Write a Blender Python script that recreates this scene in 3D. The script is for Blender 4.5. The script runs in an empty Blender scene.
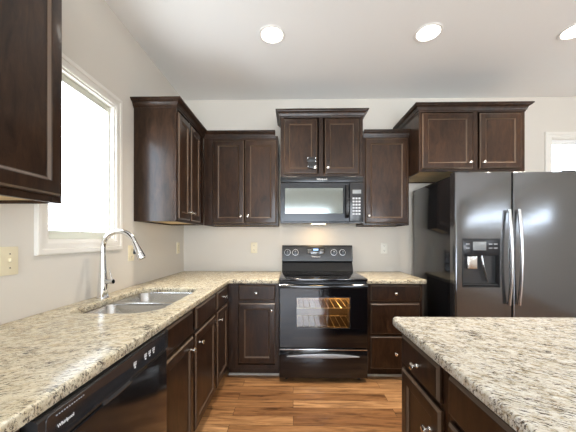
import bpy, bmesh, math, random
from mathutils import Vector, Matrix
random.seed(7)
C = bpy.context.scene
COL = C.collection
PI = math.pi

# ------------------------------------------------------------ camera, world, exposure
cam = bpy.data.cameras.new('camera')
cam_o = bpy.data.objects.new('camera', cam); COL.objects.link(cam_o)
cam.sensor_fit = 'HORIZONTAL'; cam.sensor_width = 36.0; cam.lens = 280.0/576.0*36.0
cam.shift_y = 23.0/576.0; cam.clip_start = 0.02
cam_o.location = (0, 0, 1.24); cam_o.rotation_euler = (PI/2, 0, 0.0185)
C.camera = cam_o
C.view_settings.view_transform = 'Standard'; C.view_settings.look = 'None'
C.view_settings.gamma = 1.0; C.view_settings.use_curve_mapping = False
C.view_settings.exposure = 0.5
try:
    C.cycles.max_bounces = 10; C.cycles.diffuse_bounces = 6; C.cycles.glossy_bounces = 4
    C.cycles.transmission_bounces = 8; C.cycles.sample_clamp_indirect = 6.0
except Exception: pass
SKY = 12.5
w = bpy.data.worlds.new('world'); C.world = w; w.use_nodes = True
nt = w.node_tree; bg = nt.nodes['Background']
tc = nt.nodes.new('ShaderNodeTexCoord'); sx = nt.nodes.new('ShaderNodeSeparateXYZ')
rp = nt.nodes.new('ShaderNodeValToRGB')
nt.links.new(tc.outputs['Generated'], sx.inputs[0]); nt.links.new(sx.outputs['Z'], rp.inputs[0])
rp.color_ramp.elements[0].position = 0.0; rp.color_ramp.elements[0].color = (.98,1.04,1.12,1)
rp.color_ramp.elements[1].position = 0.12; rp.color_ramp.elements[1].color = (.66,.74,.86,1)
mr = nt.nodes.new('ShaderNodeMapRange')     # the sunny side of the sky is behind the camera
mr.inputs['From Min'].default_value = -.25; mr.inputs['From Max'].default_value = .3
mr.inputs['To Min'].default_value = SKY; mr.inputs['To Max'].default_value = SKY*.55
nt.links.new(sx.outputs['Y'], mr.inputs['Value'])
nt.links.new(rp.outputs[0], bg.inputs[0]); nt.links.new(mr.outputs[0], bg.inputs[1])

XW, XR, YB, YR, ZC = -1.22, 4.3, 3.1, -3.2, 2.785    # room limits
LW = (1.362, 1.893, 1.228, 2.148)                     # left window opening y0 y1 z0 z1
BW = (2.80, 3.75, 1.15, 2.335)                        # back wall window x0 x1 z0 z1
ADDED_RWS = [(-0.75, 1.15, 0.08, 2.2), (1.75, 2.75, 0.08, 2.2)]   # unseen rear wall windows added for daylight, x0 x1 z0 z1
ADDED_SWS = [(-2.8, -0.1, 1.72, 2.12)]      # unseen right wall window added for its reflected band, y0 y1 z0 z1

def portal(name, loc, rot, sx_, sy_):
    l = bpy.data.lights.new(name, 'AREA'); l.shape = 'RECTANGLE'; l.size = sx_; l.size_y = sy_
    l.cycles.is_portal = True
    o = bpy.data.objects.new(name, l); COL.objects.link(o); o.location = loc; o.rotation_euler = rot
portal('daylight_opening', (XW-.1, (LW[0]+LW[1])/2, (LW[2]+LW[3])/2), (0, -PI/2, 0), LW[3]-LW[2], LW[1]-LW[0])
portal('daylight_opening', ((BW[0]+BW[1])/2, YB+.1, (BW[2]+BW[3])/2), (-PI/2, 0, 0), BW[1]-BW[0], BW[3]-BW[2])
for a in ADDED_RWS:
    portal('daylight_opening', ((a[0]+a[1])/2, YR-.1, (a[2]+a[3])/2), (PI/2, 0, 0), a[1]-a[0], a[3]-a[2])

for a in ADDED_SWS:
    portal('daylight_opening', (XR+.1, (a[0]+a[1])/2, (a[2]+a[3])/2), (0, PI/2, 0), a[3]-a[2], a[1]-a[0])
CAN_W = 9.0      # watts of each ceiling can

# ------------------------------------------------------------ materials
def mat(name, col=(.5,.5,.5), rough=.5, metal=0, coat=0, spec=.5, emit=None, es=0, trans=0, ior=1.45):
    m = bpy.data.materials.new(name); m.use_nodes = True
    b = m.node_tree.nodes['Principled BSDF']
    b.inputs['Base Color'].default_value = (*col, 1); b.inputs['Roughness'].default_value = rough
    b.inputs['Metallic'].default_value = metal; b.inputs['Coat Weight'].default_value = coat
    b.inputs['Coat Roughness'].default_value = .12
    b.inputs['Specular IOR Level'].default_value = spec; b.inputs['IOR'].default_value = ior
    b.inputs['Transmission Weight'].default_value = trans
    if emit: b.inputs['Emission Color'].default_value = (*emit, 1); b.inputs['Emission Strength'].default_value = es
    return m
def nodes(m): return m.node_tree.nodes, m.node_tree.links, m.node_tree.nodes['Principled BSDF']
def mapping(m, scale=(1,1,1), rot=(0,0,0), kind='Position'):
    N, L, b = nodes(m)
    mp = N.new('ShaderNodeMapping'); mp.inputs['Scale'].default_value = scale; mp.inputs['Rotation'].default_value = rot
    if kind == 'Position':
        g = N.new('ShaderNodeNewGeometry'); L.new(g.outputs['Position'], mp.inputs[0])
    else:
        g = N.new('ShaderNodeTexCoord'); L.new(g.outputs['Object'], mp.inputs[0])
    return mp.outputs[0]
def stretched(m, scale, ang):
    N, L, b = nodes(m); mp = N.new('ShaderNodeMapping'); mp.vector_type = 'TEXTURE'
    mp.inputs['Scale'].default_value = tuple(1/q for q in scale); mp.inputs['Rotation'].default_value = (0, 0, ang)
    g = N.new('ShaderNodeNewGeometry'); L.new(g.outputs['Position'], mp.inputs[0]); return mp.outputs[0]
def noise(m, vec, scale, detail=3, rough=.55, dist=0):
    N, L, b = nodes(m); n = N.new('ShaderNodeTexNoise'); L.new(vec, n.inputs['Vector'])
    n.inputs['Scale'].default_value = scale; n.inputs['Detail'].default_value = detail
    n.inputs['Roughness'].default_value = rough; n.inputs['Distortion'].default_value = dist
    return n.outputs['Fac']
def ramp(m, fac, stops):
    N, L, b = nodes(m); r = N.new('ShaderNodeValToRGB'); L.new(fac, r.inputs[0])
    e = r.color_ramp.elements
    while len(e) < len(stops): e.new(.5)
    for k, (p, c) in enumerate(stops):
        e[k].position = p; e[k].color = (*c, 1) if len(c) == 3 else c
    return r.outputs[0]
def mix(m, fac, a, b_, mode='MIX'):
    N, L, b = nodes(m); x = N.new('ShaderNodeMix'); x.data_type = 'RGBA'; x.blend_type = mode
    if isinstance(fac, (int, float)): x.inputs[0].default_value = fac
    else: L.new(fac, x.inputs[0])
    for i, v in ((6, a), (7, b_)):
        if isinstance(v, tuple): x.inputs[i].default_value = (*v, 1)
        else: L.new(v, x.inputs[i])
    return x.outputs[2]
def bump(m, h, strength, dist=.002):
    N, L, b = nodes(m); n = N.new('ShaderNodeBump'); n.inputs['Strength'].default_value = strength
    n.inputs['Distance'].default_value = dist; L.new(h, n.inputs['Height']); L.new(n.outputs[0], b.inputs['Normal'])

WOOD = mat('espresso_stained_maple', rough=.36, coat=.22, spec=.3)
v = mapping(WOOD, (6, 6, 1.6)); n1 = noise(WOOD, v, 4.0, 5, .65, .8)
v2 = mapping(WOOD, (3, 3, 2)); n2 = noise(WOOD, v2, 2.0, 2)
c1 = ramp(WOOD, n1, [(.3, (.010,.0044,.0022)), (.7, (.047,.0225,.0112))])
c2 = ramp(WOOD, n2, [(.3, (.78,.78,.78)), (.7, (1.2,1.15,1.1))])
WOODC = mix(WOOD, 1.0, c1, c2, 'MULTIPLY'); nodes(WOOD)[1].new(WOODC, nodes(WOOD)[2].inputs['Base Color'])
EDGE = mat('wood_edge_highlight', (.105,.070,.047), .3, coat=.2)  # lighter tone painting the light caught on door and drawer bevels
PLY = mat('pale_plywood', (.62,.47,.25), .6)
v = mapping(PLY, (2, 20, 20)); nodes(PLY)[1].new(ramp(PLY, noise(PLY, v, 3), [(.3, (.56,.42,.22)), (.7, (.72,.57,.33))]), nodes(PLY)[2].inputs['Base Color'])

WALL = mat('warm_beige_paint', (.68,.640,.575), .85, spec=.25)
bump(WALL, noise(WALL, mapping(WALL), 180, 2), .06, .001)
CEIL = mat('ceiling_paint', (.90,.895,.875), .9, spec=.2)
WHITE = mat('white_trim_paint', (.80,.77,.71), .4)
PVC = mat('white_vinyl', (.68,.69,.60), .35)
CREAM = mat('almond_plastic', (.80,.72,.52), .35)
IVORY = mat('pale_plastic', (.78,.76,.68), .35)
SLOT = mat('dark_slot', (.05,.04,.03), .6)
STRIP = mat('pale_vinyl_strip', (.46,.41,.35), .5)

FLOOR = mat('wood_plank_floor', rough=.33, coat=.1)
N, L, B = nodes(FLOOR)
vec = mapping(FLOOR, (1, 1, 1))
br = N.new('ShaderNodeTexBrick'); L.new(vec, br.inputs['Vector'])
br.inputs['Scale'].default_value = 1.0; br.inputs['Brick Width'].default_value = 1.15; br.inputs['Row Height'].default_value = .098
br.inputs['Mortar Size'].default_value = .0014; br.inputs['Bias'].default_value = 0.0; br.offset = .37
br.inputs['Color1'].default_value = (.0,.0,.0,1); br.inputs['Color2'].default_value = (1,1,1,1); br.inputs['Mortar'].default_value = (.5,.5,.5,1)
plank = N.new('ShaderNodeRGBToBW'); L.new(br.outputs['Color'], plank.inputs[0])
# every plank reads its own piece of the grain
cmb = N.new('ShaderNodeCombineXYZ'); mul = N.new('ShaderNodeMath'); mul.operation = 'MULTIPLY'; mul.inputs[1].default_value = 37
L.new(plank.outputs[0], mul.inputs[0]); L.new(mul.outputs[0], cmb.inputs[2])
add = N.new('ShaderNodeVectorMath'); L.new(vec, add.inputs[0]); L.new(cmb.outputs[0], add.inputs[1])
mp = N.new('ShaderNodeMapping'); mp.inputs['Scale'].default_value = (1.3, 13, 1); L.new(add.outputs[0], mp.inputs[0])
g1 = noise(FLOOR, mp.outputs[0], 2.2, 6, .62, .8)
g2 = noise(FLOOR, mapping(FLOOR, (3, 40, 1)), 4, 3)
tone = ramp(FLOOR, plank.outputs[0], [(0, (.25,.120,.050)), (.5, (.38,.200,.086)), (1, (.53,.31,.15))])
gr = ramp(FLOOR, g1, [(.30, (.22,.18,.16)), (.44, (.75,.70,.66)), (.56, (1.05,1.03,1)), (.75, (1.5,1.5,1.5))])
fc = mix(FLOOR, 1, tone, gr, 'MULTIPLY')
fc = mix(FLOOR, .35, fc, ramp(FLOOR, g2, [(.3, (.6,.6,.6)), (.7, (1.15,1.15,1.15))]), 'MULTIPLY')
fc = mix(FLOOR, br.outputs['Fac'], fc, (.06,.025,.01))
L.new(fc, B.inputs['Base Color'])

def granite(name, ang, cream, pale, tanc):
    G = mat(name, rough=.24, spec=.22); N, L, B = nodes(G)
    gv = stretched(G, (1.0, 2.0, 1.6), ang)
    base = ramp(G, noise(G, gv, 42, 6, .7, .5), [(.30, (.23,.19,.13)), (.41, (.50,.44,.32)), (.50, cream), (.66, pale)])
    tan = noise(G, stretched(G, (1.0, 1.8, 1.4), ang), 13, 4, .65)
    base = mix(G, ramp(G, tan, [(.50, (0,0,0)), (.64, (.5,.5,.5))]), base, tanc)
    fl = noise(G, stretched(G, (.62, 2.5, 1.3), ang), 88, 5, .75, .4)
    fm = noise(G, gv, 12, 2)
    N2 = N.new('ShaderNodeMath'); N2.operation = 'ADD'; L.new(fl, N2.inputs[0])
    N3 = N.new('ShaderNodeMath'); N3.operation = 'MULTIPLY'; N3.inputs[1].default_value = .30; L.new(fm, N3.inputs[0]); L.new(N3.outputs[0], N2.inputs[1])
    dark = ramp(G, N2.outputs[0], [(.695, (0,0,0)), (.730, (1,1,1))])
    base = mix(G, dark, base, (.085,.070,.060))
    sp = noise(G, mapping(G, (1, 1.3, 1)), 105, 3, .6)
    base = mix(G, ramp(G, sp, [(.60, (0,0,0)), (.68, (.8,.8,.8))]), base, (.26,.18,.11))
    L.new(base, B.inputs['Base Color'])
    return G
GRAN = granite('golden_speckled_granite', .45, (.67,.60,.44), (.77,.72,.57), (.57,.46,.28))
GRANP = granite('pale_speckled_granite', -.6, (.67,.65,.57), (.80,.80,.76), (.54,.49,.39))

BLACK = mat('gloss_black_enamel', (.008,.008,.009), .12, coat=.4)
BLACKS = mat('satin_black', (.014,.014,.015), .35)
BLACKP = mat('black_plastic_panel', (.02,.021,.024), .22)
MWM = mat('microwave_grey_metal', (.035,.037,.040), .22, metal=.6)
DWP = mat('dishwasher_panel', (.035,.033,.032), .25, metal=.3)
GLASSB = mat('black_glass', (.004,.004,.005), .04, coat=.5)
GREYB = mat('smoked_grey_metal', (.075,.078,.082), .22, metal=.6)
SS = mat('stainless_steel', (.55,.545,.53), .27, metal=1)
bump(SS, noise(SS, mapping(SS, (1, 90, 90)), 6, 2), .03, .001)
CHROME = mat('chrome', (.82,.83,.85), .06, metal=1)
NICK = mat('brushed_nickel', (.72,.69,.64), .25, metal=1)
DSS = mat('dark_stainless_steel', (.185,.188,.195), .17, metal=.9)
N, L, B = nodes(DSS)
bump(DSS, noise(DSS, mapping(DSS, (1.2, 1, 3.2)), 2.2, 2), .10, .01)
HAND = mat('satin_steel_handle', (.66,.66,.66), .24, metal=1)
PULL = mat('grey_metallic_pull', (.36,.37,.39), .45, metal=.3)
LOGO = mat('white_lettering', (.85,.85,.85), .4)
GREYMARK = mat('grey_lettering', (.45,.47,.5), .4)
DISPLAY = mat('lit_blue_display', (.05,.1,.2), .3, emit=(.35,.6,1), es=1.6)
DARKDISP = mat('grey_display', (.25,.27,.28), .15)
LENS = mat('glowing_lens', (1,1,1), .5, emit=(1,.93,.82), es=9)
GLASS = mat('window_glass', (1,1,1), 0, trans=1, ior=1.02)
MWGL = mat('microwave_window_glass', (.26,.29,.28), .10, metal=.75)
def thin_glass(name, tint, refl):
    m = bpy.data.materials.new(name); m.use_nodes = True
    N, L = m.node_tree.nodes, m.node_tree.links; N.clear()
    o = N.new('ShaderNodeOutputMaterial'); t = N.new('ShaderNodeBsdfTransparent'); g = N.new('ShaderNodeBsdfGlossy'); x = N.new('ShaderNodeMixShader')
    t.inputs[0].default_value = (*tint, 1); g.inputs[0].default_value = (1,1,1,1); g.inputs[1].default_value = .03
    x.inputs[0].default_value = refl; L.new(t.outputs[0], x.inputs[1]); L.new(g.outputs[0], x.inputs[2]); L.new(x.outputs[0], o.inputs[0])
    return m
PANE = thin_glass('clear_pane', (.97,.98,.98), .06)
OVENGL = thin_glass('oven_window_glass', (.80,.76,.70), .13)
CAVITY = mat('oven_enamel', (.10,.075,.06), .45)
RACK = mat('oven_rack_wire', (.75,.65,.45), .3, metal=1)
BLIND = mat('white_blind_slat', (.88,.88,.86), .5)

# ------------------------------------------------------------ mesh helpers
class MB:
    def __init__(s): s.bm = bmesh.new()
    def box(s, x0, x1, y0, y1, z0, z1, bev=0, seg=2):
        g = bmesh.ops.create_cube(s.bm, size=1)
        M = Matrix.Translation(((x0+x1)/2, (y0+y1)/2, (z0+z1)/2)) @ Matrix.Diagonal((abs(x1-x0), abs(y1-y0), abs(z1-z0), 1))
        bmesh.ops.transform(s.bm, matrix=M, verts=g['verts'])
        if bev:
            ed = list({e for v in g['verts'] for e in v.link_edges})
            bmesh.ops.bevel(s.bm, geom=ed, offset=bev, segments=seg, affect='EDGES', profile=.5)
        return s
    def prism(s, pts, axis, a0, a1):
        """2D outline extruded along an axis; pts are the other two coordinates in x,y,z order."""
        def P(p, a):
            return {'x': (a, p[0], p[1]), 'y': (p[0], a, p[1]), 'z': (p[0], p[1], a)}[axis]
        v0 = [s.bm.verts.new(P(p, a0)) for p in pts]; v1 = [s.bm.verts.new(P(p, a1)) for p in pts]
        n = len(pts)
        s.bm.faces.new(v0); s.bm.faces.new(list(reversed(v1)))
        for i in range(n): s.bm.faces.new((v0[(i+1) % n], v0[i], v1[i], v1[(i+1) % n]))
        return s
    def rings(s, rs, cap0=True, cap1=True, close=True):
        V = [[s.bm.verts.new(p) for p in r] for r in rs]
        n = len(rs[0])
        for a, b in zip(V, V[1:]):
            for i in range(n if close else n-1):
                s.bm.faces.new((a[i], a[(i+1) % n], b[(i+1) % n], b[i]))
        if cap0: s.bm.faces.new(list(reversed(V[0])))
        if cap1: s.bm.faces.new(V[-1])
        return V
    def lathe(s, prof, loc=(0,0,0), axis='z', n=24):
        """prof: (radius, height) pairs."""
        rs = []
        for r, h in prof:
            ring = []
            for k in range(n):
                a = 2*PI*k/n; c, t = r*math.cos(a), r*math.sin(a)
                p = {'z': (c, t, h), '-y': (c, -h, t), 'x': (h, c, t)}[axis]
                ring.append((p[0]+loc[0], p[1]+loc[1], p[2]+loc[2]))
            rs.append(ring)
        s.rings(rs); return s
    def tube(s, pts, r, n=12, ell=None):
        pts = [Vector(p) for p in pts]; rs = []
        up = Vector((0, 0, 1)); prev = None
        for i, p in enumerate(pts):
            d = (pts[min(i+1, len(pts)-1)] - pts[max(i-1, 0)]).normalized()
            if prev is None:
                u = up if abs(d.dot(up)) < .9 else Vector((1, 0, 0))
                a = d.cross(u).normalized()
            else: a = (prev - d*prev.dot(d)).normalized()
            prev = a; b = d.cross(a); rr = r[i] if isinstance(r, (list, tuple)) else r
            ey = ell or 1
            rs.append([tuple(p + a*rr*math.cos(2*PI*k/n) + b*rr*ey*math.sin(2*PI*k/n)) for k in range(n)])
        s.rings(rs); return s
    def build(s, name, m, parent=None, smooth=None, label=None):
        bmesh.ops.recalc_face_normals(s.bm, faces=s.bm.faces)
        me = bpy.data.meshes.new(name); s.bm.to_mesh(me); s.bm.free()
        ms = m if isinstance(m, list) else [m]
        for q in ms: me.materials.append(q)
        if smooth is not False:
            for p in me.polygons: p.use_smooth = True
            me.set_sharp_from_angle(angle=math.radians(smooth or 32))
        o = bpy.data.objects.new(name, me); COL.objects.link(o)
        if parent: o.parent = parent
        if label: o['label'] = label
        return o
def thing(name, label, cat, loc=(0,0,0), rz=0, group=None):
    o = bpy.data.objects.new(name, None); COL.objects.link(o); o.location = loc; o.rotation_euler = (0,0,rz)
    o.empty_display_size = .05
    return tag(o, label, cat, group)
def tag(o, label, cat, group=None):
    o['label'] = label; o['category'] = cat
    if group: o['group'] = group
    return o
def struct(o): o['kind'] = 'structure'; return o
def offset_poly(pts, d, closed=True):
    """moves a polyline to its right by d, mitred."""
    out = []; n = len(pts)
    for i in range(n):
        p = Vector(pts[i])
        if closed or 0 < i < n-1:
            a = Vector(pts[i-1]); b = Vector(pts[(i+1) % n])
            d1 = (p-a).normalized(); d2 = (b-p).normalized()
            n1 = Vector((d1.y, -d1.x)); n2 = Vector((d2.y, -d2.x))
            m = (n1+n2); m = m/ max(m.dot(n1), .2)
        else:
            dd = (Vector(pts[1])-p if i == 0 else p-Vector(pts[-2])).normalized(); m = Vector((dd.y, -dd.x))
        out.append((p.x+m.x*d, p.y+m.y*d))
    return out
def round_rect(x0, x1, y0, y1, r, n=6):
    """counter-clockwise; r a number or four radii (x0y0, x1y0, x1y1, x0y1)."""
    rr = r if isinstance(r, (list, tuple)) else [r]*4; out = []
    for (cx, cy, a0, q) in ((x0, y0, PI, 0), (x1, y0, 1.5*PI, 1), (x1, y1, 0, 2), (x0, y1, .5*PI, 3)):
        R = rr[q]; ox = cx + (R if cx == x0 else -R); oy = cy + (R if cy == y0 else -R)
        for k in range(n+1):
            a = a0 + .5*PI*k/n; out.append((ox+R*math.cos(a), oy+R*math.sin(a)))
    return out
def text(body, size, m, parent, loc, rot=(PI/2,0,0), name='lettering', label=None, ext=.0004, sx_=1.0):
    cu = bpy.data.curves.new(name, 'FONT'); cu.body = body; cu.size = size; cu.extrude = ext
    cu.align_x = 'CENTER'; cu.align_y = 'CENTER'; cu.resolution_u = 3
    t = bpy.data.objects.new(name+'_curve', cu); COL.objects.link(t)
    me = bpy.data.meshes.new_from_object(t); me.name = name
    bpy.data.objects.remove(t); bpy.data.curves.remove(cu)
    me.materials.clear(); me.materials.append(m)
    o = bpy.data.objects.new(name, me); COL.objects.link(o); o.parent = parent; o.location = loc; o.rotation_euler = rot; o.scale = (sx_, 1, 1)
    if label: o['label'] = label
    return o

# ------------------------------------------------------------ room shell
T = .14
mb = MB(); mb.box(XW-T, XR+T, YR-T, YB+T, -.06, 0); struct(mb.build('floor', FLOOR))
mb = MB(); mb.box(XW-T, XR+T, YR-T, YB+T, ZC, ZC+.1); struct(mb.build('ceiling', CEIL))
def wall(name, axis, pos0, pos1, lo, hi, holes):
    """axis x: wall runs along y at x pos0..pos1; axis y: runs along x. Holes (a0,a1,z0,z1)."""
    mb = MB()
    def bx(a0, a1, z0, z1):
        if a1-a0 < 1e-4 or z1-z0 < 1e-4: return
        if axis == 'x': mb.box(pos0, pos1, a0, a1, z0, z1)
        else: mb.box(a0, a1, pos0, pos1, z0, z1)
    a = lo
    for h in sorted(holes):
        bx(a, h[0], 0, ZC); bx(h[0], h[1], 0, h[2]); bx(h[0], h[1], h[3], ZC); a = h[1]
    bx(a, hi, 0, ZC)
    return struct(mb.build(name, WALL, smooth=False))
wall('wall_left', 'x', XW-T, XW, YR-T, YB+T, [LW])
wall('wall_back', 'y', YB, YB+T, XW, XR+T, [BW])
wall('wall_right', 'x', XR, XR+T, YR-T, YB, ADDED_SWS)
wall('wall_rear', 'y', YR-T, YR, XW, XR, ADDED_RWS)

def window(name, origin, rz, w_, h_, casing=.066, rail=True, sash=.032, proud=.018, y0=.065, low=1.6, high=1.0):
    """local: x along the wall, z up, -y into the room, wall face at y=0, opening 0..w_ x 0..h_."""
    r = bpy.data.objects.new(name, None); COL.objects.link(r); r.location = origin; r.rotation_euler = (0,0,rz); r['kind'] = 'structure'
    mb = MB(); c = casing
    # mitred casing with a stepped profile: rings from the inner edge outwards
    def ringf(o, y): return [(-o, y, -o), (w_+o, y, -o), (w_+o, y, h_+o), (-o, y, h_+o)]
    prof = [(-.0, .0), (-.0, -proud*.55), (.010, -proud*.75), (c*.55, -proud*.7), (c*.62, -proud), (c-.006, -proud), (c, -proud*.8), (c, 0)]
    mb.rings([ringf(o, y) for o, y in prof], cap0=False, cap1=False)
    mb.build('window_casing', WHITE, r, smooth=20)
    mb = MB()   # jamb lining
    mb.rings([ringf(0, 0), ringf(0, T-.02), ringf(-.012, T-.02), ringf(-.012, 0), ringf(0, 0)], False, False)
    mb.build('jamb', WHITE, r, smooth=20)
    mb = MB(); y1 = y0+.035
    a, b, cc, d = .012, w_-.012, .012, h_-.012
    for (x0, x1, z0, z1) in ((a, a+sash, cc, d), (b-sash, b, cc, d), (a+sash, b-sash, cc, cc+sash*low), (a+sash, b-sash, d-sash*high, d)):
        mb.box(x0, x1, y0, y1, z0, z1, .003)
    if rail: mb.box(a+sash, b-sash, y0, y1, h_*.5-.018, h_*.5+.018, .003)
    mb.build('sash', PVC, r)
    mb = MB(); mb.box(a+sash, b-sash, y0+.015, y0+.019, cc+sash, d-sash); mb.build('window_pane', PANE, r)
    return r
window('window_1', (XW, LW[0], LW[2]), PI/2, LW[1]-LW[0], LW[3]-LW[2], rail=False, sash=.014, y0=.028, low=3.2, high=3.0)
window('window_2', (BW[0], YB, BW[2]), 0, BW[1]-BW[0], BW[3]-BW[2])
for i, a in enumerate(ADDED_RWS):  # unseen windows behind the camera, added to bring in daylight
    window('window_%d' % (i+3), (a[1], YR, a[2]), PI, a[1]-a[0], a[3]-a[2])

for i, a in enumerate(ADDED_SWS):  # unseen high window, added so the refrigerator mirrors a bright band
    window('window_%d' % (i+5), (XR, a[1], a[2]), -PI/2, a[1]-a[0], a[3]-a[2])

# blinds on the right window
bl = thing('window_blind', 'white slatted blind in the window right of the refrigerator', 'blind', (BW[0]+.02, YB+.035, BW[2]))
bw, bh = BW[1]-BW[0]-.04, BW[3]-BW[2]
mb = MB(); mb.box(0, bw, -.025, .025, bh-.05, bh-.013, .004); mb.build('headrail', BLIND, bl)
mb = MB(); nsl = 44
for k in range(nsl):
    z = .03 + (bh-.09)*k/(nsl-1)
    mb.prism([(-.021, z-.006), (-.020, z-.0072), (.021, z+.006), (.020, z+.0072)], 'x', .004, bw-.004)
mb.build('slats', BLIND, bl, smooth=False)
for xx in (.12, bw/2, bw-.12):
    mb = MB(); mb.tube([(xx, -.024, .03), (xx, -.024, bh-.04)], .0015, 6); mb.build('lift_cord', BLIND, bl)

# ------------------------------------------------------------ cabinets (local: front face at y=0 looking to -y, x to the right, z up)
def panel_door(name, parent, x0, x1, z0, z1, flat=False, t=.019):
    """a framed door with a recessed panel, or a slab drawer front with a shaped edge."""
    mb = MB()
    def R(o, y): return [(x0+o, y, z0+o), (x1-o, y, z0+o), (x1-o, y, z1-o), (x0+o, y, z1-o)]
    if flat:
        prof = [(0, 0), (0, -t*.45), (.002, -t*.52), (.010, -t*.96), (.013, -t)]
    else:
        prof = [(0, 0), (0, -t*.50), (.002, -t*.60), (.009, -t*.97), (.012, -t), (.050, -t), (.053, -t*.90), (.061, -t*.52), (.064, -t*.44)]
    V = mb.rings([R(o, y) for o, y in prof], True, True)
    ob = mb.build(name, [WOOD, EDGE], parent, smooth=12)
    n = 4*(len(prof)-1); glint = (2,) if flat else (2, 6)      # bevels coloured lighter, an edge highlight put into the wood
    for k in glint:
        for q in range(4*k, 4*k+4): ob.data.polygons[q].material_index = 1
    return ob
def knob(parent, x, z, y=-.019, m=None):
    mb = MB(); mb.lathe([(.0085, 0), (.0085, .002), (.0048, .005), (.0048, .013), (.0095, .017), (.0132, .021), (.0128, .0255), (.008, .0285), (.0001, .0292)], (x, y, z), '-y', 20)
    return mb.build('knob', m or NICK, parent)
def carcass(r, w_, d, z0, z1, toe=0, bottom=None, top=True, stile=.04, rails=(), mids=()):
    """hollow box with a face frame; rails / mids are extra frame members."""
    t = .016; zb = z0 + toe
    mb = MB()
    for a in (0, w_-t): mb.box(a, a+t, .019, d, zb, z1, .001, 1)
    mb.box(t, w_-t, d-.008, d, zb, z1)
    if toe: mb.box(t, w_-t, .019, d-.008, zb, zb+t)
    if top: mb.box(t, w_-t, .019, d-.008, z1-t, z1)
    mb.build('cabinet_box', WOOD, r, smooth=False)
    mb = MB()
    mb.box(0, stile, 0, .019, zb, z1, .001, 1); mb.box(w_-stile, w_, 0, .019, zb, z1, .001, 1)
    mb.box(stile, w_-stile, 0, .019, zb, zb+stile, .001, 1); mb.box(stile, w_-stile, 0, .019, z1-stile, z1, .001, 1)
    for zz in rails: mb.box(stile, w_-stile, 0, .019, zz-.018, zz+.018, .001, 1)
    for xx in mids: mb.box(xx-stile*.6, xx+stile*.6, 0, .019, zb+stile, z1-stile, .001, 1)
    mb.build('face_frame', WOOD, r, smooth=20)
    if toe:
        mb = MB(); mb.box(0, w_, .062, .076, z0+.002, zb); mb.build('toe_kick', WOOD, r, smooth=False)
    else:
        mb = MB(); mb.box(t, w_-t, .019, d-.008, zb+.012, zb+.018); mb.build('cabinet_bottom', PLY, r, smooth=False, label='unfinished pale plywood underside')
def toe_strip(r, x0, x1):
    mb = MB(); mb.prism([(.062, .001), (.050, .001), (.052, .010), (.062, .016)], 'x', x0, x1)
    mb.build('toe_strip', STRIP, r, smooth=20, label='pale strip along the floor at the toe kick')
TOE = .085; CT = .85     # toe kick height, underside of the worktops
Z_UP = 1.375

def crown(name, path, z0, z1, proj, parent=None):
    h = z1-z0
    prof = [(-.004, z0), (.004, z0), (.006, z0+h*.14), (.012, z0+h*.2), (.015, z0+h*.38), (proj*.45, z0+h*.58), (proj*.8, z0+h*.72), (proj*.84, z0+h*.80), (proj, z0+h*.84), (proj, z1), (-.004, z1)]
    mb = MB(); rs = []
    offs = [offset_poly(path, o, closed=False) for o, z in prof]
    rs = [[(offs[k][i][0], offs[k][i][1], prof[k][1]) for k in range(len(prof))] for i in range(len(path))]
    mb.rings(rs)
    return mb.build(name, WOOD, parent, smooth=20)

# --- back run, base
r = thing('base_cabinet', 'dark base cabinet left of the black range with one drawer over one door', 'cabinet', (-.588, 2.49, 0))
carcass(r, .461, YB-2.49-.004, 0, CT, TOE, rails=(.690,), top=False, stile=.035)
d = panel_door('drawer', r, .102, .430, .695, .832, True); knob(d, .262, .762)
d = panel_door('door', r, .102, .430, .135, .672); knob(d, .396, .612)
mb = MB(); mb.box(.035, .098, -.001, .018, TOE+.035, CT-.035); mb.build('filler_strip', WOOD, r)
toe_strip(r, 0, .461)
r = thing('base_cabinet', 'dark base cabinet right of the range with a stack of three drawers', 'cabinet', (.648, 2.49, 0))
carcass(r, .492, YB-2.49-.004, 0, CT, TOE, rails=(.682, .393), top=False, stile=.035)
for (a, b, zk) in ((.690, .835, .762), (.402, .674, .54), (.098, .384, .235)):
    d = panel_door('drawer', r, .032, .465, a, b, True); knob(d, .249, zk)
toe_strip(r, 0, .492)

# --- left run, base  (local x -> world +y, front looks to +x)
def left(y0, name, label): return thing(name, label, 'cabinet', (-.590, y0, 0), PI/2)
DL = .590+XW+.004
dep = -.590-XW-.004
r = left(1.238, 'sink_base_cabinet', 'dark sink base cabinet with two doors under the sink, right of the dishwasher')
carcass(r, .850, dep, 0, CT, TOE, rails=(.690,), mids=(.384,), top=False, stile=.035)
d = panel_door('false_drawer_front', r, .012, .352, .700, .832, True)
d = panel_door('false_drawer_front', r, .412, .822, .700, .832, True)
d = panel_door('door', r, .000, .365, .110, .682); knob(d, .312, .622)
d = panel_door('door', r, .400, .822, .110, .682); knob(d, .460, .612)
toe_strip(r, 0, .85)
r = left(2.090, 'base_cabinet', 'narrow dark base cabinet at the inner corner left of the range, drawer over door')
carcass(r, .396, dep, 0, CT, TOE, rails=(.690,), top=False, stile=.03)
d = panel_door('drawer', r, .022, .352, .700, .832, True); knob(d, .222, .762)
d = panel_door('door', r, .022, .352, .110, .682); knob(d, .075, .612)
toe_strip(r, 0, .392)
r = left(-.296, 'base_cabinet', 'dark base cabinet on the near side of the dishwasher under the left counter')
carcass(r, .89, dep, 0, CT, TOE, rails=(.690,), mids=(.44,), top=False, stile=.035)
for a, b, k in ((.01, .43, .38), (.46, .88, .51)):
    d = panel_door('drawer', r, a, b, .700, .832, True); knob(d, (a+b)/2, .762)
    d = panel_door('door', r, a, b, .110, .682); knob(d, k, .612)

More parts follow.
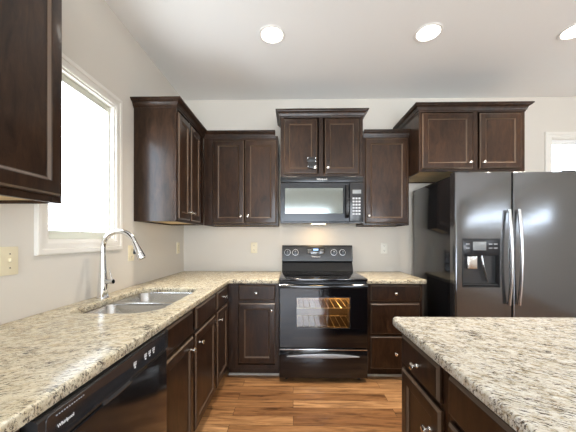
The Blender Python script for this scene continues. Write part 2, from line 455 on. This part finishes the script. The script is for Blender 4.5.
# --- uppers
def pair(r, w_, z0, z1, xs, knobs, kz):
    for (a, b), kx in zip(xs, knobs):
        d = panel_door('door', r, a, b, z0, z1); knob(d, kx, kz)
r = thing('wall_cabinet', 'dark two-door wall cabinet on the back wall left of the microwave', 'cabinet', (-.888, 2.77, 0))
carcass(r, .736, YB-2.77-.003, Z_UP, 2.26, mids=(), stile=.04)
pair(r, .736, 1.395, 2.215, ((.092, .403), (.411, .722)), (.372, .442), 1.463)
mb = MB(); mb.box(.04, .088, -.001, .018, Z_UP+.04, 2.22); mb.build('filler_strip', WOOD, r)
r = thing('wall_cabinet', 'dark single-door wall cabinet between the microwave and the refrigerator', 'cabinet', (.689, 2.77, 0))
carcass(r, .447, YB-2.77-.003, Z_UP, 2.26, stile=.035)
d = panel_door('door', r, .018, .432, 1.395, 2.225); knob(d, .05, 1.463)
crown('crown_moulding', [(0, 0), (.447, 0)], 2.240, 2.302, .045, r)
r = thing('wall_cabinet', 'raised dark two-door cabinet directly above the microwave', 'cabinet', (-.122, 2.735, 0))
carcass(r, .80, YB-2.735-.003, 1.850, 2.455, mids=(.393,), stile=.035)
pair(r, .80, 1.872, 2.410, ((.030, .357), (.428, .760)), (.334, .456), 1.925)
crown('crown_moulding', [(0, .33), (0, 0), (.80, 0), (.80, .33)], 2.425, 2.492, .048, r)
lockr = thing('wall_cabinet', 'large dark two-door cabinet above the refrigerator', 'cabinet', (1.140, 2.56, 0))
r = lockr
carcass(r, .945, YB-2.56-.003, 1.850, 2.420, mids=(.505,), stile=.035)
pair(r, .945, 1.872, 2.375, ((.022, .475), (.535, .905)), (.445, .565), 1.925)
crown('crown_moulding', [(0, .53), (0, 0), (.945, 0), (.945, .53)], 2.388, 2.458, .048, r)
r = thing('wall_cabinet', 'dark wall cabinet on the left wall between window and corner, its end panel facing out', 'cabinet', (-.890, 2.115, 0), PI/2)
carcass(r, .654, -.890-XW-.003, Z_UP, 2.26, stile=.02, mids=(.268,))
pair(r, .654, 1.395, 2.215, ((.012, .252), (.275, .520)), (.225, .302), 1.463)
r = thing('wall_cabinet', 'nearest dark wall cabinet, cut off by the left edge beside the window', 'cabinet', (-.890, .21, 0), PI/2)
carcass(r, .85, -.890-XW-.003, Z_UP, 2.26, stile=.04, mids=(.425,))
pair(r, .85, 1.400, 2.235, ((.015, .415), (.435, .838)), (.385, .465), 1.463)
crown('crown_moulding', [(0, .327), (0, 0), (.85, 0), (.85, .327)], 2.240, 2.302, .045, r)
cr = crown('crown_moulding', [(XW+.002, 2.115), (-.890, 2.115), (-.890, 2.77), (-.176, 2.77)], 2.240, 2.302, .048)
tag(cr, 'dark crown moulding running round the corner on top of the left wall cabinets', 'crown moulding')

# little latch on the left door above the microwave
r = thing('cabinet_latch', 'small black latch with shiny screws hanging on a door knob above the microwave', 'latch', (.180, 2.714, 1.978))
r.scale = (1.5, 1.0, 1.5)
mb = MB(); mb.box(-.030, .030, -.014, -.001, .004, .036, .004); mb.box(-.026, .026, -.014, -.001, -.036, -.002, .004); mb.box(-.02, .02, -.010, -.001, -.004, .006); mb.build('latch_body', BLACKS, r)
for xx, zz in ((-.024, .028), (.026, .028), (-.024, -.026), (.028, -.022), (.026, .004)):
    mb = MB(); mb.lathe([(.004, .013), (.004, .016), (.002, .018), (.0001, .018)], (xx, 0, zz), '-y', 12); mb.build('screw', CHROME, r)

# --- island (front looks to -x; local x -> world -y)
r = thing('island_cabinet', 'island cabinet at its far corner with one drawer above one door', 'cabinet', (.475, 1.235, 0), -PI/2)
carcass(r, .372, .60, 0, CT, TOE, rails=(.706,), top=False, stile=.035)
d = panel_door('drawer', r, .040, .340, .718, .838, True); knob(d, .195, .772)
d = panel_door('door', r, .040, .350, .110, .700); knob(d, .292, .606)
r = thing('island_cabinet', 'wider island cabinet nearer the camera with a long drawer front', 'cabinet', (.475, .861, 0), -PI/2)
carcass(r, .47, .60, 0, CT, TOE, rails=(.706,), top=False, stile=.035)
d = panel_door('drawer', r, .020, .45, .718, .838, True); knob(d, .205, .772)
d = panel_door('door', r, .020, .45, .110, .700); knob(d, .06, .606)
r = thing('island_cabinet', 'nearest island cabinet, mostly below the bottom edge of the picture', 'cabinet', (.475, .389, 0), -PI/2)
carcass(r, .60, .60, 0, CT, TOE, rails=(.706,), top=False, stile=.035)
d = panel_door('drawer', r, .020, .58, .718, .838, True); knob(d, .30, .772)
d = panel_door('door', r, .020, .58, .110, .700); knob(d, .06, .606)
mb = MB(); mb.box(1.078, 1.60, -.211, 1.235, 0, CT, .002, 1)
r = mb.build('kitchen_island', WOOD); tag(r, 'dark panelled back half of the kitchen island under the overhanging granite', 'island')

# ------------------------------------------------------------ worktops
def worktop(name, outline, holes, label, zt=.885, zb=CT, m=None):
    """outline counter-clockwise; holes counter-clockwise; eased top edge and rounded lower one."""
    rr = .009; mb = MB(); bm = mb.bm
    steps = [(-rr, zt), (-rr*.62, zt-rr*.08), (-rr*.28, zt-rr*.3), (-rr*.06, zt-rr*.65), (0, zt-rr), (0, zb+.004), (-.003, zb)]
    top_e, bot_e = [], []
    def loop(pts, sgn):
        # the outward side of a ccw outline is its right
        rs = [[(x, y, z) for x, y in offset_poly(pts, o*sgn)] for o, z in steps]
        V = mb.rings(rs, False, False)
        for V_, lst in ((V[0], top_e), (V[-1], bot_e)):
            for i in range(len(V_)):
                e = bm.edges.get((V_[i], V_[(i+1) % len(V_)])); lst.append(e)
    loop(outline, 1)
    for h in holes: loop(h, -1)
    bmesh.ops.triangle_fill(bm, edges=top_e, use_beauty=True); bmesh.ops.triangle_fill(bm, edges=bot_e, use_beauty=True)
    o = mb.build(name, m or GRAN, smooth=50); return tag(o, label, 'worktop')
SK = (-1.105, -.672, 1.325, 2.030)
L_out = [(XW+.001, -.32), (-.560, -.32), (-.560, 2.450), (-.135, 2.450), (-.126, 2.459), (-.126, YB-.001), (XW+.001, YB-.001)]
hole = round_rect(SK[0], SK[1], SK[2], SK[3], (.07, .13, .10, .07), 8)
worktop('granite_worktop', L_out, [hole], 'L-shaped beige speckled granite worktop with the sink cut into it, left of the range')
worktop('granite_worktop', round_rect(.646, 1.168, 2.450, YB-.001, (.006, .03, .004, .004), 4), [], 'short granite worktop between the range and the refrigerator')
worktop('granite_worktop', round_rect(.449, 1.92, -.25, 1.296, .030, 6), [], 'pale speckled granite top of the kitchen island in the right foreground', m=GRANP)

# ------------------------------------------------------------ sink and tap
r = thing('kitchen_sink', 'double-bowl stainless steel sink set under the granite by the window', 'sink', ((SK[0]+SK[1])/2, 1.68, CT))
cx, cy = r.location.x, r.location.y
def bowl(y0, y1, radii, dep_):
    mb = MB(); x0, x1 = SK[0]-.004, SK[1]+.004
    o = round_rect(x0-cx, x1-cx, y0-cy, y1-cy, radii, 8)
    def sh(d_, z): return [(x, y, z) for x, y in offset_poly(o, -d_)]
    rs = [sh(-.012, -.002), sh(0, -.002), sh(.004, -.008), sh(.010, -dep_+.03), sh(.02, -dep_+.008), sh(.038, -dep_)]
    mb.rings(rs, False, True)
    ob = mb.build('bowl', SS, r, smooth=40)
    mb = MB(); mx, my = (x0+x1)/2-cx, (y0+y1)/2-cy
    mb.lathe([(.0001, -dep_+.001), (.030, -dep_+.001), (.034, -dep_+.004), (.044, -dep_+.003), (.045, -dep_+.0005)], (mx, my, 0), 'z', 24); mb.build('drain', CHROME, ob)
bowl(SK[2]-.004, 1.668, (.07, .13, .05, .05), .20)
bowl(1.700, SK[3]+.004, (.05, .05, .10, .07), .17)
mb = MB(); mb.box(SK[0]-cx, SK[1]-cx, 1.664-cy, 1.704-cy, -.020, .006, .006, 3); mb.build('bowl_divider', SS, r)

r = thing('kitchen_faucet', 'tall chrome gooseneck faucet standing behind the sink at the window', 'faucet', (-1.150, 1.672, .885))
mb = MB()
mb.lathe([(.033, 0), (.033, .006), (.030, .010), (.029, .05), (.026, .10), (.0205, .17), (.0165, .24), (.015, .27), (.0001, .27)], (0,0,0), 'z', 28); mb.build('faucet_body', CHROME, r)
pts = [(0, 0, .262)]
R_ = .099
for k in range(0, 19):
    a = PI - k/18*PI*.88; pts.append((R_+R_*math.cos(a), 0, .300+R_*math.sin(a)*1.02))
mb = MB(); mb.tube(pts, .0150, 16); mb.build('spout', CHROME, r)
e = Vector(pts[-1]); dr = (Vector(pts[-1])-Vector(pts[-2])).normalized()
mb = MB(); mb.tube([e, e+dr*.02, e+dr*.06, e+dr*.105, e+dr*.112], [.0145, .0165, .020, .0245, .022], 20)
sh_ = mb.build('spray_head', CHROME, r)
mb = MB(); q = e+dr*.06; mb.tube([q+Vector((-.017, -.006, .018)), q+Vector((-.022, -.008, -.018))], .007, 10); mb.build('spray_button', BLACKS, sh_)
mb = MB(); mb.tube([(.018, -.004, .096), (.070, -.010, .100)], .0135, 14); mb.tube([(.060, -.008, .104), (.050, -.010, .150), (.046, -.012, .178)], [.006, .0045, .0035], 10); mb.build('handle', CHROME, r)

# ------------------------------------------------------------ dishwasher
r = thing('dishwasher', 'black dishwasher under the left counter with a white-lettered control panel', 'dishwasher', (-.590, .597, 0), PI/2)
wd = .635
mb = MB(); mb.box(.004, wd-.004, .022, .56, .09, CT-.012, .003); mb.build('tub', BLACKS, r)
mb = MB(); mb.box(.01, wd-.01, .05, .065, .012, .09); mb.build('kick_plate', BLACKS, r)
# door: lower skin, handle scoop, control panel as one section swept across
mb = MB(); mb.box(.002, wd-.002, -.031, .020, .095, .752, .004, 3)
dd = mb.build('door', BLACK, r)
mb = MB(); mb.prism([(.020, .754), (-.028, .754), (-.035, .764), (-.035, .836), (-.031, .8405), (-.024, .843), (.020, .843)], 'x', .001, wd-.001)
cp = mb.build('control_panel', DWP, r, smooth=20)
mb = MB()
def rr_ring(o, y): return [(x, y, z) for x, z in round_rect(.022+o, wd-.030-o, .770+o, .836-o, .010, 4)]
mb.rings([rr_ring(-.002, -.0340), rr_ring(-.001, -.0362), rr_ring(.001, -.0362), rr_ring(.0025, -.0354)], False, True); mb.build('control_bezel', BLACKP, cp)
mb = MB(); hs = []
for k in range(17):
    t_ = k/16; xx = .215+.15*t_; s_ = math.sin(PI*t_)**.5
    hs.append([(xx, -.030, .752), (xx, -.034-.008*s_, .751), (xx, -.034-.011*s_, .757), (xx, -.034-.005*s_, .764), (xx, -.030, .764)])
mb.rings(hs); mb.build('pull_handle', GREYB, r, smooth=40)
mb = MB()
for k in range(12): mb.box(.048+k*.0076, .0512+k*.0076, -.0364, -.0350, .8255, .8280)
mb.build('indicator_marks', GREYMARK, cp, smooth=False)
text('Whirlpool', .0120, LOGO, cp, (.076, -.0362, .7985), label='white maker lettering')
for xx in (.375, .445, .475, .505):
    mb = MB(); mb.box(xx-.009, xx+.009, -.0364, -.0350, .806, .8085)
    for q_ in range(3): mb.box(xx-.008+q_*.006, xx-.005+q_*.006, -.0364, -.0350, .797, .803)
    mb.box(xx-.004, xx+.004, -.0364, -.0350, .788, .793)
    mb.build('button_mark', LOGO, cp, smooth=False)

# ------------------------------------------------------------ range
rx0, rw, ry = -.122, .764, 2.415
r = thing('electric_range', 'black freestanding electric range with lit oven window, between the base cabinets', 'range', (rx0, ry, 0))
body_d = YB-.006-ry
wx0, wx1, wz0, wz1 = .148, .612, .470, .738        # oven window
mb = MB()
mb.box(.004, .024, .045, body_d, .04, .872); mb.box(rw-.024, rw-.004, .045, body_d, .04, .872)
mb.box(.024, rw-.024, body_d-.05, body_d, .04, .872); mb.box(.024, rw-.024, .045, body_d-.05, .04, .30)
mb.box(.024, rw-.024, .045, body_d-.05, .83, .872); mb.box(.024, .08, .045, .06, .30, .83); mb.box(rw-.08, rw-.024, .045, .06, .30, .83)
mb.build('range_body', BLACKS, r, smooth=False)
mb = MB(); a0, a1, b0, b1, c0, c1 = .08, rw-.08, .062, .50, .335, .80   # cavity lining
q = .004
mb.box(a0, a0+q, b0, b1, c0, c1); mb.box(a1-q, a1, b0, b1, c0, c1); mb.box(a0, a1, b1-q, b1, c0, c1); mb.box(a0, a1, b0, b1, c0, c0+q); mb.box(a0, a1, b0, b1, c1-q, c1)
mb.build('oven_cavity', CAVITY, r, smooth=False)
for zr in (.625, .45):
    mb = MB(); mb.tube([(a0+.01, b0+.02, zr), (a1-.01, b0+.02, zr)], .004, 8); mb.tube([(a0+.01, b1-.03, zr), (a1-.01, b1-.03, zr)], .004, 8)
    for k in range(11):
        xx = a0+.03+(a1-a0-.06)*k/10; mb.tube([(xx, b0+.02, zr+.003), (xx, b1-.03, zr+.003)], .0025, 6)
    mb.build('oven_rack', RACK, r)
ol = bpy.data.lights.new('oven_bulb', 'POINT'); ol.energy = 8; ol.color = (1, .62, .22); ol.shadow_soft_size = .02
oo = bpy.data.objects.new('oven_bulb_light', ol); COL.objects.link(oo); oo.parent = r; oo.location = (a1-.10, b1-.10, .755)
mb = MB(); mb.lathe([(.02, 0), (.022, .012), (.014, .026), (.0001, .030)], (a1-.10, b1-q, .755), '-y', 16); mb.build('oven_lamp', mat('lit_oven_lamp', (1,.8,.5), .4, emit=(1,.7,.3), es=5), r)
# oven door with a window opening
mb = MB(); dz0, dz1 = .302, .846
def rg(x0, x1, z0, z1, y): return [(x0, y, z0), (x1, y, z0), (x1, y, z1), (x0, y, z1)]
mb.rings([rg(wx0, wx1, wz0, wz1, .038), rg(.002, rw-.002, dz0, dz1, .038), rg(.002, rw-.002, dz0, dz1, .004), rg(.006, rw-.006, dz0+.004, dz1-.004, 0),
          rg(wx0, wx1, wz0, wz1, 0), rg(wx0, wx1, wz0, wz1, .038)], False, False)
od = mb.build('oven_door', GLASSB, r, smooth=20)
mb = MB(); mb.box(wx0, wx1, .010, .014, wz0, wz1); mb.build('oven_window', OVENGL, od)
mb = MB()
mb.rings([rg(wx0, wx1, wz0, wz1, .002), rg(wx0, wx1, wz0, wz1, -.0008), rg(wx0+.004, wx1-.004, wz0+.004, wz1-.004, -.0008), rg(wx0+.004, wx1-.004, wz0+.004, wz1-.004, .002)], False, False)
mb.build('window_border', GREYB, od, smooth=False)
# door handle: wide black bar across the top, ends curving in
mb = MB(); hs = []
for k in range(25):
    t_ = k/24; xx = .012+(rw-.024)*t_; bow = -.030-.016*math.sin(PI*t_)
    hs.append([(xx, bow-.014, .822), (xx, bow-.017, .832), (xx, bow-.014, .844), (xx, bow-.004, .850), (xx, bow+.016, .848), (xx, bow+.016, .824)])
mb.rings(hs)
for xx in (.012, rw-.052): mb.box(xx, xx+.04, -.026, .004, .824, .846, .003)
mb.build('door_handle', BLACK, od, smooth=40)
mb = MB(); mb.box(.004, rw-.004, .012, .05, .846, .862, .003); mb.build('vent_trim', BLACKP, r)
# storage drawer
mb = MB(); mb.box(.002, rw-.002, 0, .040, .040, .286, .005, 2); dw = mb.build('storage_drawer', BLACK, r)
mb = MB(); mb.box(.006, rw-.006, -.003, .004, .282, .292, .0015); mb.build('drawer_lip', HAND, r)
mb = MB(); hs = []
for k in range(29):
    t_ = k/28; xx = .066+(rw-.140)*t_; s_ = math.sin(PI*t_)**.7; y_ = -.004-.028*s_
    hh = .002+.017*s_; zc_ = .226 + hh
    hs.append([(xx, y_, zc_-hh), (xx, y_-.005, zc_), (xx, y_, zc_+hh), (xx, y_+.008, zc_+hh*.6), (xx, y_+.008, zc_-hh*.6)])
mb.rings(hs); mb.build('drawer_handle', PULL, dw, smooth=45)
for xx in (.06, rw-.06):
    for yy in (.08, body_d-.06):
        mb = MB(); mb.lathe([(.016, .001), (.016, .01), (.008, .012), (.008, .045)], (xx, yy, 0), 'z', 12); mb.build('levelling_foot', BLACKS, r)
# glass cooktop
mb = MB(); mb.box(0, rw, .004, body_d-.085, .872, .898, .006, 3); ct = mb.build('cooktop', GLASSB, r)
RING = mat('grey_burner_print', (.10,.10,.11), .2)
for (xx, yy, rad) in ((.20, .17, .105), (.56, .17, .085), (.20, .42, .075), (.56, .42, .10)):
    mb = MB(); mb.rings([[(xx+q_*math.cos(2*PI*k/40), yy+q_*math.sin(2*PI*k/40), .8983) for k in range(40)] for q_ in (rad, rad-.003)], False, False)
    mb.build('burner_ring', RING, ct)
# backguard: lower riser and tilted control console
mb = MB(); bx0, bx1 = .002, rw-.002; by = body_d-.09
mb.prism([(by+.000, .896), (by+.012, .930), (by+.040, .985), (by+.045, 1.000), (by+.086, 1.000), (by+.086, .896)], 'x', bx0, bx1)
mb.build('backguard_riser', BLACK, r, smooth=30)
mb = MB(); mb.prism([(by+.018, .998), (by+.012, 1.004), (by+.034, 1.150), (by+.042, 1.166), (by+.054, 1.172), (by+.086, 1.172), (by+.086, .998)], 'x', bx0, bx1)
con = mb.build('control_console', GREYB, r, smooth=30)
tilt = math.atan2(.022, .146)
def on_console(x, z): return (x, by+.012+(z-1.004)*.022/.146, z)
for xx in (.060, .146, .560, .654):
    p = on_console(xx, 1.095)
    mb = MB(); mb.lathe([(.0305, 0), (.0305, .003), (.0225, .004), (.0215, .020), (.018, .024), (.0001, .0245)], (0,0,0), '-y', 28); mb.box(-.005, .005, -.030, -.020, -.019, .019, .002)
    kb = mb.build('control_knob', GREYB, con); kb.location = p; kb.rotation_euler = (-tilt, 0, 0)
    mb = MB(); mb.lathe([(.0335, .0005), (.0335, .0018), (.031, .0018), (.031, .0005)], (0,0,0), '-y', 28); mb.box(-.001, .001, -.031, -.0295, 0, .017); mb.build('knob_marking', LOGO, kb)
mb = MB(); mb.box(-.095, .095, -.0012, .002, -.030, .034, .001); pn = mb.build('clock_panel', BLACK, con); pn.location = on_console(.365, 1.108); pn.rotation_euler = (-tilt, 0, 0)
mb = MB(); mb.box(-.026, .028, -.0022, -.001, .008, .026); mb.build('clock_display', DISPLAY, pn, label='lit blue clock display')
mb = MB()
for k in range(4):
    for j in range(3):
        for s_ in (-1, 1): mb.box(s_*.05+s_*k*.011-.003, s_*.05+s_*k*.011+.003, -.0022, -.001, -.020+j*.018, -.014+j*.018)
for k in range(5): mb.box(-.024+k*.011, -.017+k*.011, -.0022, -.001, -.020, -.012)
mb.build('clock_buttons', GREYMARK, pn, smooth=False)
o = text('Whirlpool', .022, LOGO, con, on_console(.368, 1.050), label='white maker lettering'); o.rotation_euler = (PI/2-tilt, 0, 0); o.location.y -= .001

# ------------------------------------------------------------ microwave
mx0, mw_, my = -.124, .800, 2.705
mz0, mz1 = 1.392, 1.846
r = thing('microwave', 'black over-the-range microwave mounted under the raised cabinet', 'microwave', (mx0, my, mz0))
H = mz1-mz0; md = YB-.004-my
mb = MB(); mb.box(0, mw_, .028, md, .012, H-.002, .003); mb.build('microwave_body', BLACKS, r)
mb = MB(); mb.prism([(.004, 0), (.0, .004), (0, .012), (.10, .012), (.12, 0)], 'x', .0, mw_); mb.build('lower_vent', BLACKP, r, smooth=20)
mb = MB(); mb.box(.0, mw_, .0, .03, H-.060, H-.002, .006, 3); tp = mb.build('top_vent_panel', MWM, r)
text('Whirlpool', .024, LOGO, tp, (mw_*.5, -.0012, H-.030), label='white maker lettering')
mb = MB(); dw_ = .665
ow = (.045, .605, .095, .340)
mb.rings([rg(ow[0], ow[1], ow[2], ow[3], .004), rg(.0, dw_, .014, H-.062, .028), rg(.0, dw_, .014, H-.062, .003), rg(.003, dw_-.003, .017, H-.065, 0), rg(ow[0]-.004, ow[1]+.004, ow[2]-.004, ow[3]+.004, 0), rg(ow[0], ow[1], ow[2], ow[3], .004)], False, False)
md_ = mb.build('door', MWM, r, smooth=20)
mb = MB(); mb.box(ow[0], ow[1], .0035, .008, ow[2], ow[3]); mb.build('door_window', MWGL, md_)
mb = MB(); hs = []
for k in range(21):
    t_ = k/20; zz = .050+.315*t_; y_ = -.014-.024*math.sin(PI*t_)**.6
    hs.append([(.622, y_, zz), (.628, y_-.010, zz), (.650, y_-.010, zz), (.656, y_, zz), (.650, y_+.012, zz), (.628, y_+.012, zz)])
mb.rings(hs); mb.box(.628, .650, -.014, .002, .052, .075, .002); mb.box(.628, .650, -.014, .002, .345, .365, .002); mb.build('door_handle', BLACK, md_, smooth=40)
mb = MB(); mb.box(dw_+.004, mw_, .0, .028, .014, H-.062, .005, 3); cp = mb.build('control_panel', BLACKP, r)
mb = MB(); mb.box(dw_+.030, dw_+.112, -.0015, .001, .285, .322, .001); mb.build('display', DARKDISP, cp, label='pale grey display')
mb = MB()
for j in range(6):
    for k in range(3):
        mb.box(dw_+.030+k*.028, dw_+.050+k*.028, -.0015, .001, .080+j*.030, .097+j*.030, .0006, 1)
mb.build('keypad', GREYMARK, cp, smooth=False)
mb = MB(); mb.box(.31, .45, .10, .16, -.003, .001); mb.build('cooktop_lamp', mat('lit_lamp_cover', (1,.8,.5), .4, emit=(1,.72,.36), es=6), r, label='lit lamp cover under the microwave')
ml = bpy.data.lights.new('cooktop_lamp', 'AREA'); ml.shape = 'RECTANGLE'; ml.size = .14; ml.size_y = .06; ml.energy = .7; ml.color = (1, .66, .30)
mo = bpy.data.objects.new('cooktop_lamp_light', ml); COL.objects.link(mo); mo.parent = r; mo.location = (.38, .20, -.006)

# ------------------------------------------------------------ refrigerator
fx0, fx1, fy, fz = 1.288, 2.272, 2.250, 1.775
r = thing('refrigerator', 'dark stainless side-by-side refrigerator with a dispenser in its left door', 'refrigerator', (fx0, fy, 0))
FW = fx1-fx0; seam = .450
mb = MB(); mb.box(.004, FW-.004, .078, YB-.06-fy, .035, fz-.018, .004); mb.build('fridge_body', BLACK, r)
mb = MB(); mb.box(.01, FW-.01, .05, .078, .03, .10); mb.build('base_grille', BLACKS, r)
def fdoor(x0, x1, z0, z1, hole=None):
    mb = MB(); bm = mb.bm
    def q(o, y): return [(x0+o, y, z0+o), (x1-o, y, z0+o), (x1-o, y, z1-o), (x0+o, y, z1-o)]
    base = [q(0, .072), q(0, .014), q(.002, .006), (q(.006, .0015)), (q(.012, 0))]
    if hole:
        hx0, hx1, hz0, hz1 = hole
        h = [(hx0, 0, hz0), (hx1, 0, hz0), (hx1, 0, hz1), (hx0, 0, hz1)]
        mb.rings(base+[h, [(a, .052, c) for a, b, c in h]], True, True)
    else: mb.rings(base, True, True)
    return mb.build('door', DSS, r, smooth=40)
hz = (.062, .346, .862, 1.238)
fd = fdoor(.0, seam-.004, .105, fz, hz); fd.name = 'freezer_door'
gd = fdoor(seam+.004, FW, .105, fz)
gd.name = 'fridge_door'
# dispenser parts
mb = MB(); a, b, c, d_ = hz
mb.rings([rg(a-.006, b+.006, c-.006, d_+.006, .0), rg(a-.006, b+.006, c-.006, d_+.006, -.004), rg(a, b, c, d_, -.004), rg(a, b, c, d_, .004)], False, False); mb.build('dispenser_frame', GREYB, fd, smooth=20)
mb = MB(); mb.box(a+.001, b-.001, -.003, .020, 1.108, d_-.001, .003); dp = mb.build('dispenser_panel', BLACKP, fd)
mb = MB(); mb.box(a+.075, b-.105, -.0042, -.002, 1.150, 1.218, .001); mb.build('display', DARKDISP, dp, label='grey dispenser display')
mb = MB()
for j in range(2):
    for xx in (a+.02, b-.085, b-.045): mb.box(xx, xx+.028, -.0040, -.002, 1.165+j*.032, 1.171+j*.032)
mb.build('panel_marks', GREYMARK, dp, smooth=False)
mb = MB(); mb.box(a+.002, b-.002, .040, .0515, c+.002, 1.108); mb.build('dispenser_back', GREYB, fd)
mb = MB(); mb.prism([(.046, .868), (.010, .868), (.006, .872), (.006, .880), (.046, .888)], 'x', a+.004, b-.004); mb.build('drip_tray', GREYB, fd)
mb = MB(); mb.box(a+.045, a+.125, .016, .034, 1.000, 1.104, .006, 3); mb.build('ice_chute', NICK, fd, smooth=30)
mb = MB(); mb.tube([(a+.155, .022, 1.104), (a+.162, .014, 1.04), (a+.175, .012, .98), (a+.20, .022, .90)], [.016, .015, .014, .012], 12, ell=.5); mb.build('water_paddle', HAND, fd)
for nm, par, xx in (('handle', fd, seam-.042), ('handle', gd, seam+.034)):
    mb = MB(); pts = []; rad = []
    for k in range(31):
        t_ = k/30; pts.append((xx, -.022-.028*math.sin(PI*t_), .722+.750*t_)); rad.append(.0125)
    mb.tube(pts, rad, 14)
    for zz in (.735, 1.459): mb.tube([(xx, 0, zz), (xx, -.026, zz)], .009, 12)
    mb.build(nm, HAND, par)
mb = MB(); mb.box(.02, .12, .02, .10, fz-.02, fz+.012, .004); mb.box(FW-.12, FW-.02, .02, .10, fz-.02, fz+.012, .004); mb.build('hinge_cover', BLACKS, r)

# ------------------------------------------------------------ outlets and switches
def plate(name, label, cat, loc, rz, w_=.072, h_=.116, kind='outlet', m=CREAM, group=None):
    r = thing(name, label, cat, loc, rz, group)
    mb = MB(); mb.box(-w_/2, w_/2, -.006, 0, -h_/2, h_/2, .0025, 2); mb.build('cover_plate', m, r)
    if kind == 'outlet':
        for s_ in (-1, 1):
            mb = MB(); z_ = s_*.027
            mb.prism([(x, z) for x, z in round_rect(-.017, .017, z_-.014, z_+.014, .009, 4)], 'y', -.0085, -.005)
            so = mb.build('socket', m, r)
            mb = MB(); mb.box(-.0075, -.0050, -.0088, -.0082, z_-.003, z_+.006); mb.box(.0050, .0075, -.0088, -.0082, z_-.003, z_+.006); mb.box(-.002, .002, -.0088, -.0082, z_-.010, z_-.006); mb.build('slots', SLOT, so, smooth=False)
    else:
        for x_ in kind:
            mb = MB(); mb.box(x_-.005, x_+.005, -.014, -.004, -.004, .014, .002); mb.build('toggle', m, r)
            mb = MB()
            for z_ in (-.030, .030): mb.lathe([(.003, .006), (.003, .0068), (.0001, .0072)], (x_, 0, z_), '-y', 10)
            mb.build('screws', SLOT, r)
    return r
plate('light_switch', 'almond double switch plate on the left wall below the nearest cabinet', 'switch', (XW+.0003, 1.155, 1.146), PI/2, .120, .122, (-.023, .023))
plate('wall_outlet', 'almond outlet on the left wall behind the faucet spout', 'outlet', (XW+.0003, 2.079, 1.134), PI/2)
plate('wall_outlet', 'almond outlet on the left wall close to the back corner', 'outlet', (XW+.0003, 2.940, 1.145), PI/2)
plate('wall_outlet', 'almond outlet on the back wall left of the range', 'outlet', (-.434, YB-.0003, 1.143), 0)
plate('wall_outlet', 'pale white outlet on the back wall right of the range', 'outlet', (1.000, YB-.0003, 1.139), 0, m=IVORY)

# ------------------------------------------------------------ ceiling cans
RECESS = mat('white_can_trim', (.85,.83,.80), .4)
for (x, lab) in ((-.16, 'leftmost of the three round recessed ceiling lights'), (1.012, 'middle one of the three round recessed ceiling lights'), (2.095, 'rightmost recessed ceiling light, cut by the picture edge')):
    r = thing('recessed_light', lab, 'ceiling light', (x, 2.115, ZC), 0, 'recessed ceiling lights')
    mb = MB(); mb.lathe([(.100, -.0005), (.102, -.004), (.094, -.008), (.082, -.006), (.080, -.0008)], (0,0,0), 'z', 36); mb.build('trim_ring', RECESS, r)
    mb = MB(); mb.lathe([(.0001, -.003), (.076, -.003), (.081, -.0006)], (0,0,0), 'z', 36); mb.build('lens', LENS, r)
    l = bpy.data.lights.new('can_light', 'AREA'); l.shape = 'DISK'; l.size = .14; l.energy = CAN_W; l.spread = math.radians(105); l.color = (1, .86, .70)
    o = bpy.data.objects.new('can_light', l); COL.objects.link(o); o.parent = r; o.location = (0, 0, -.012)
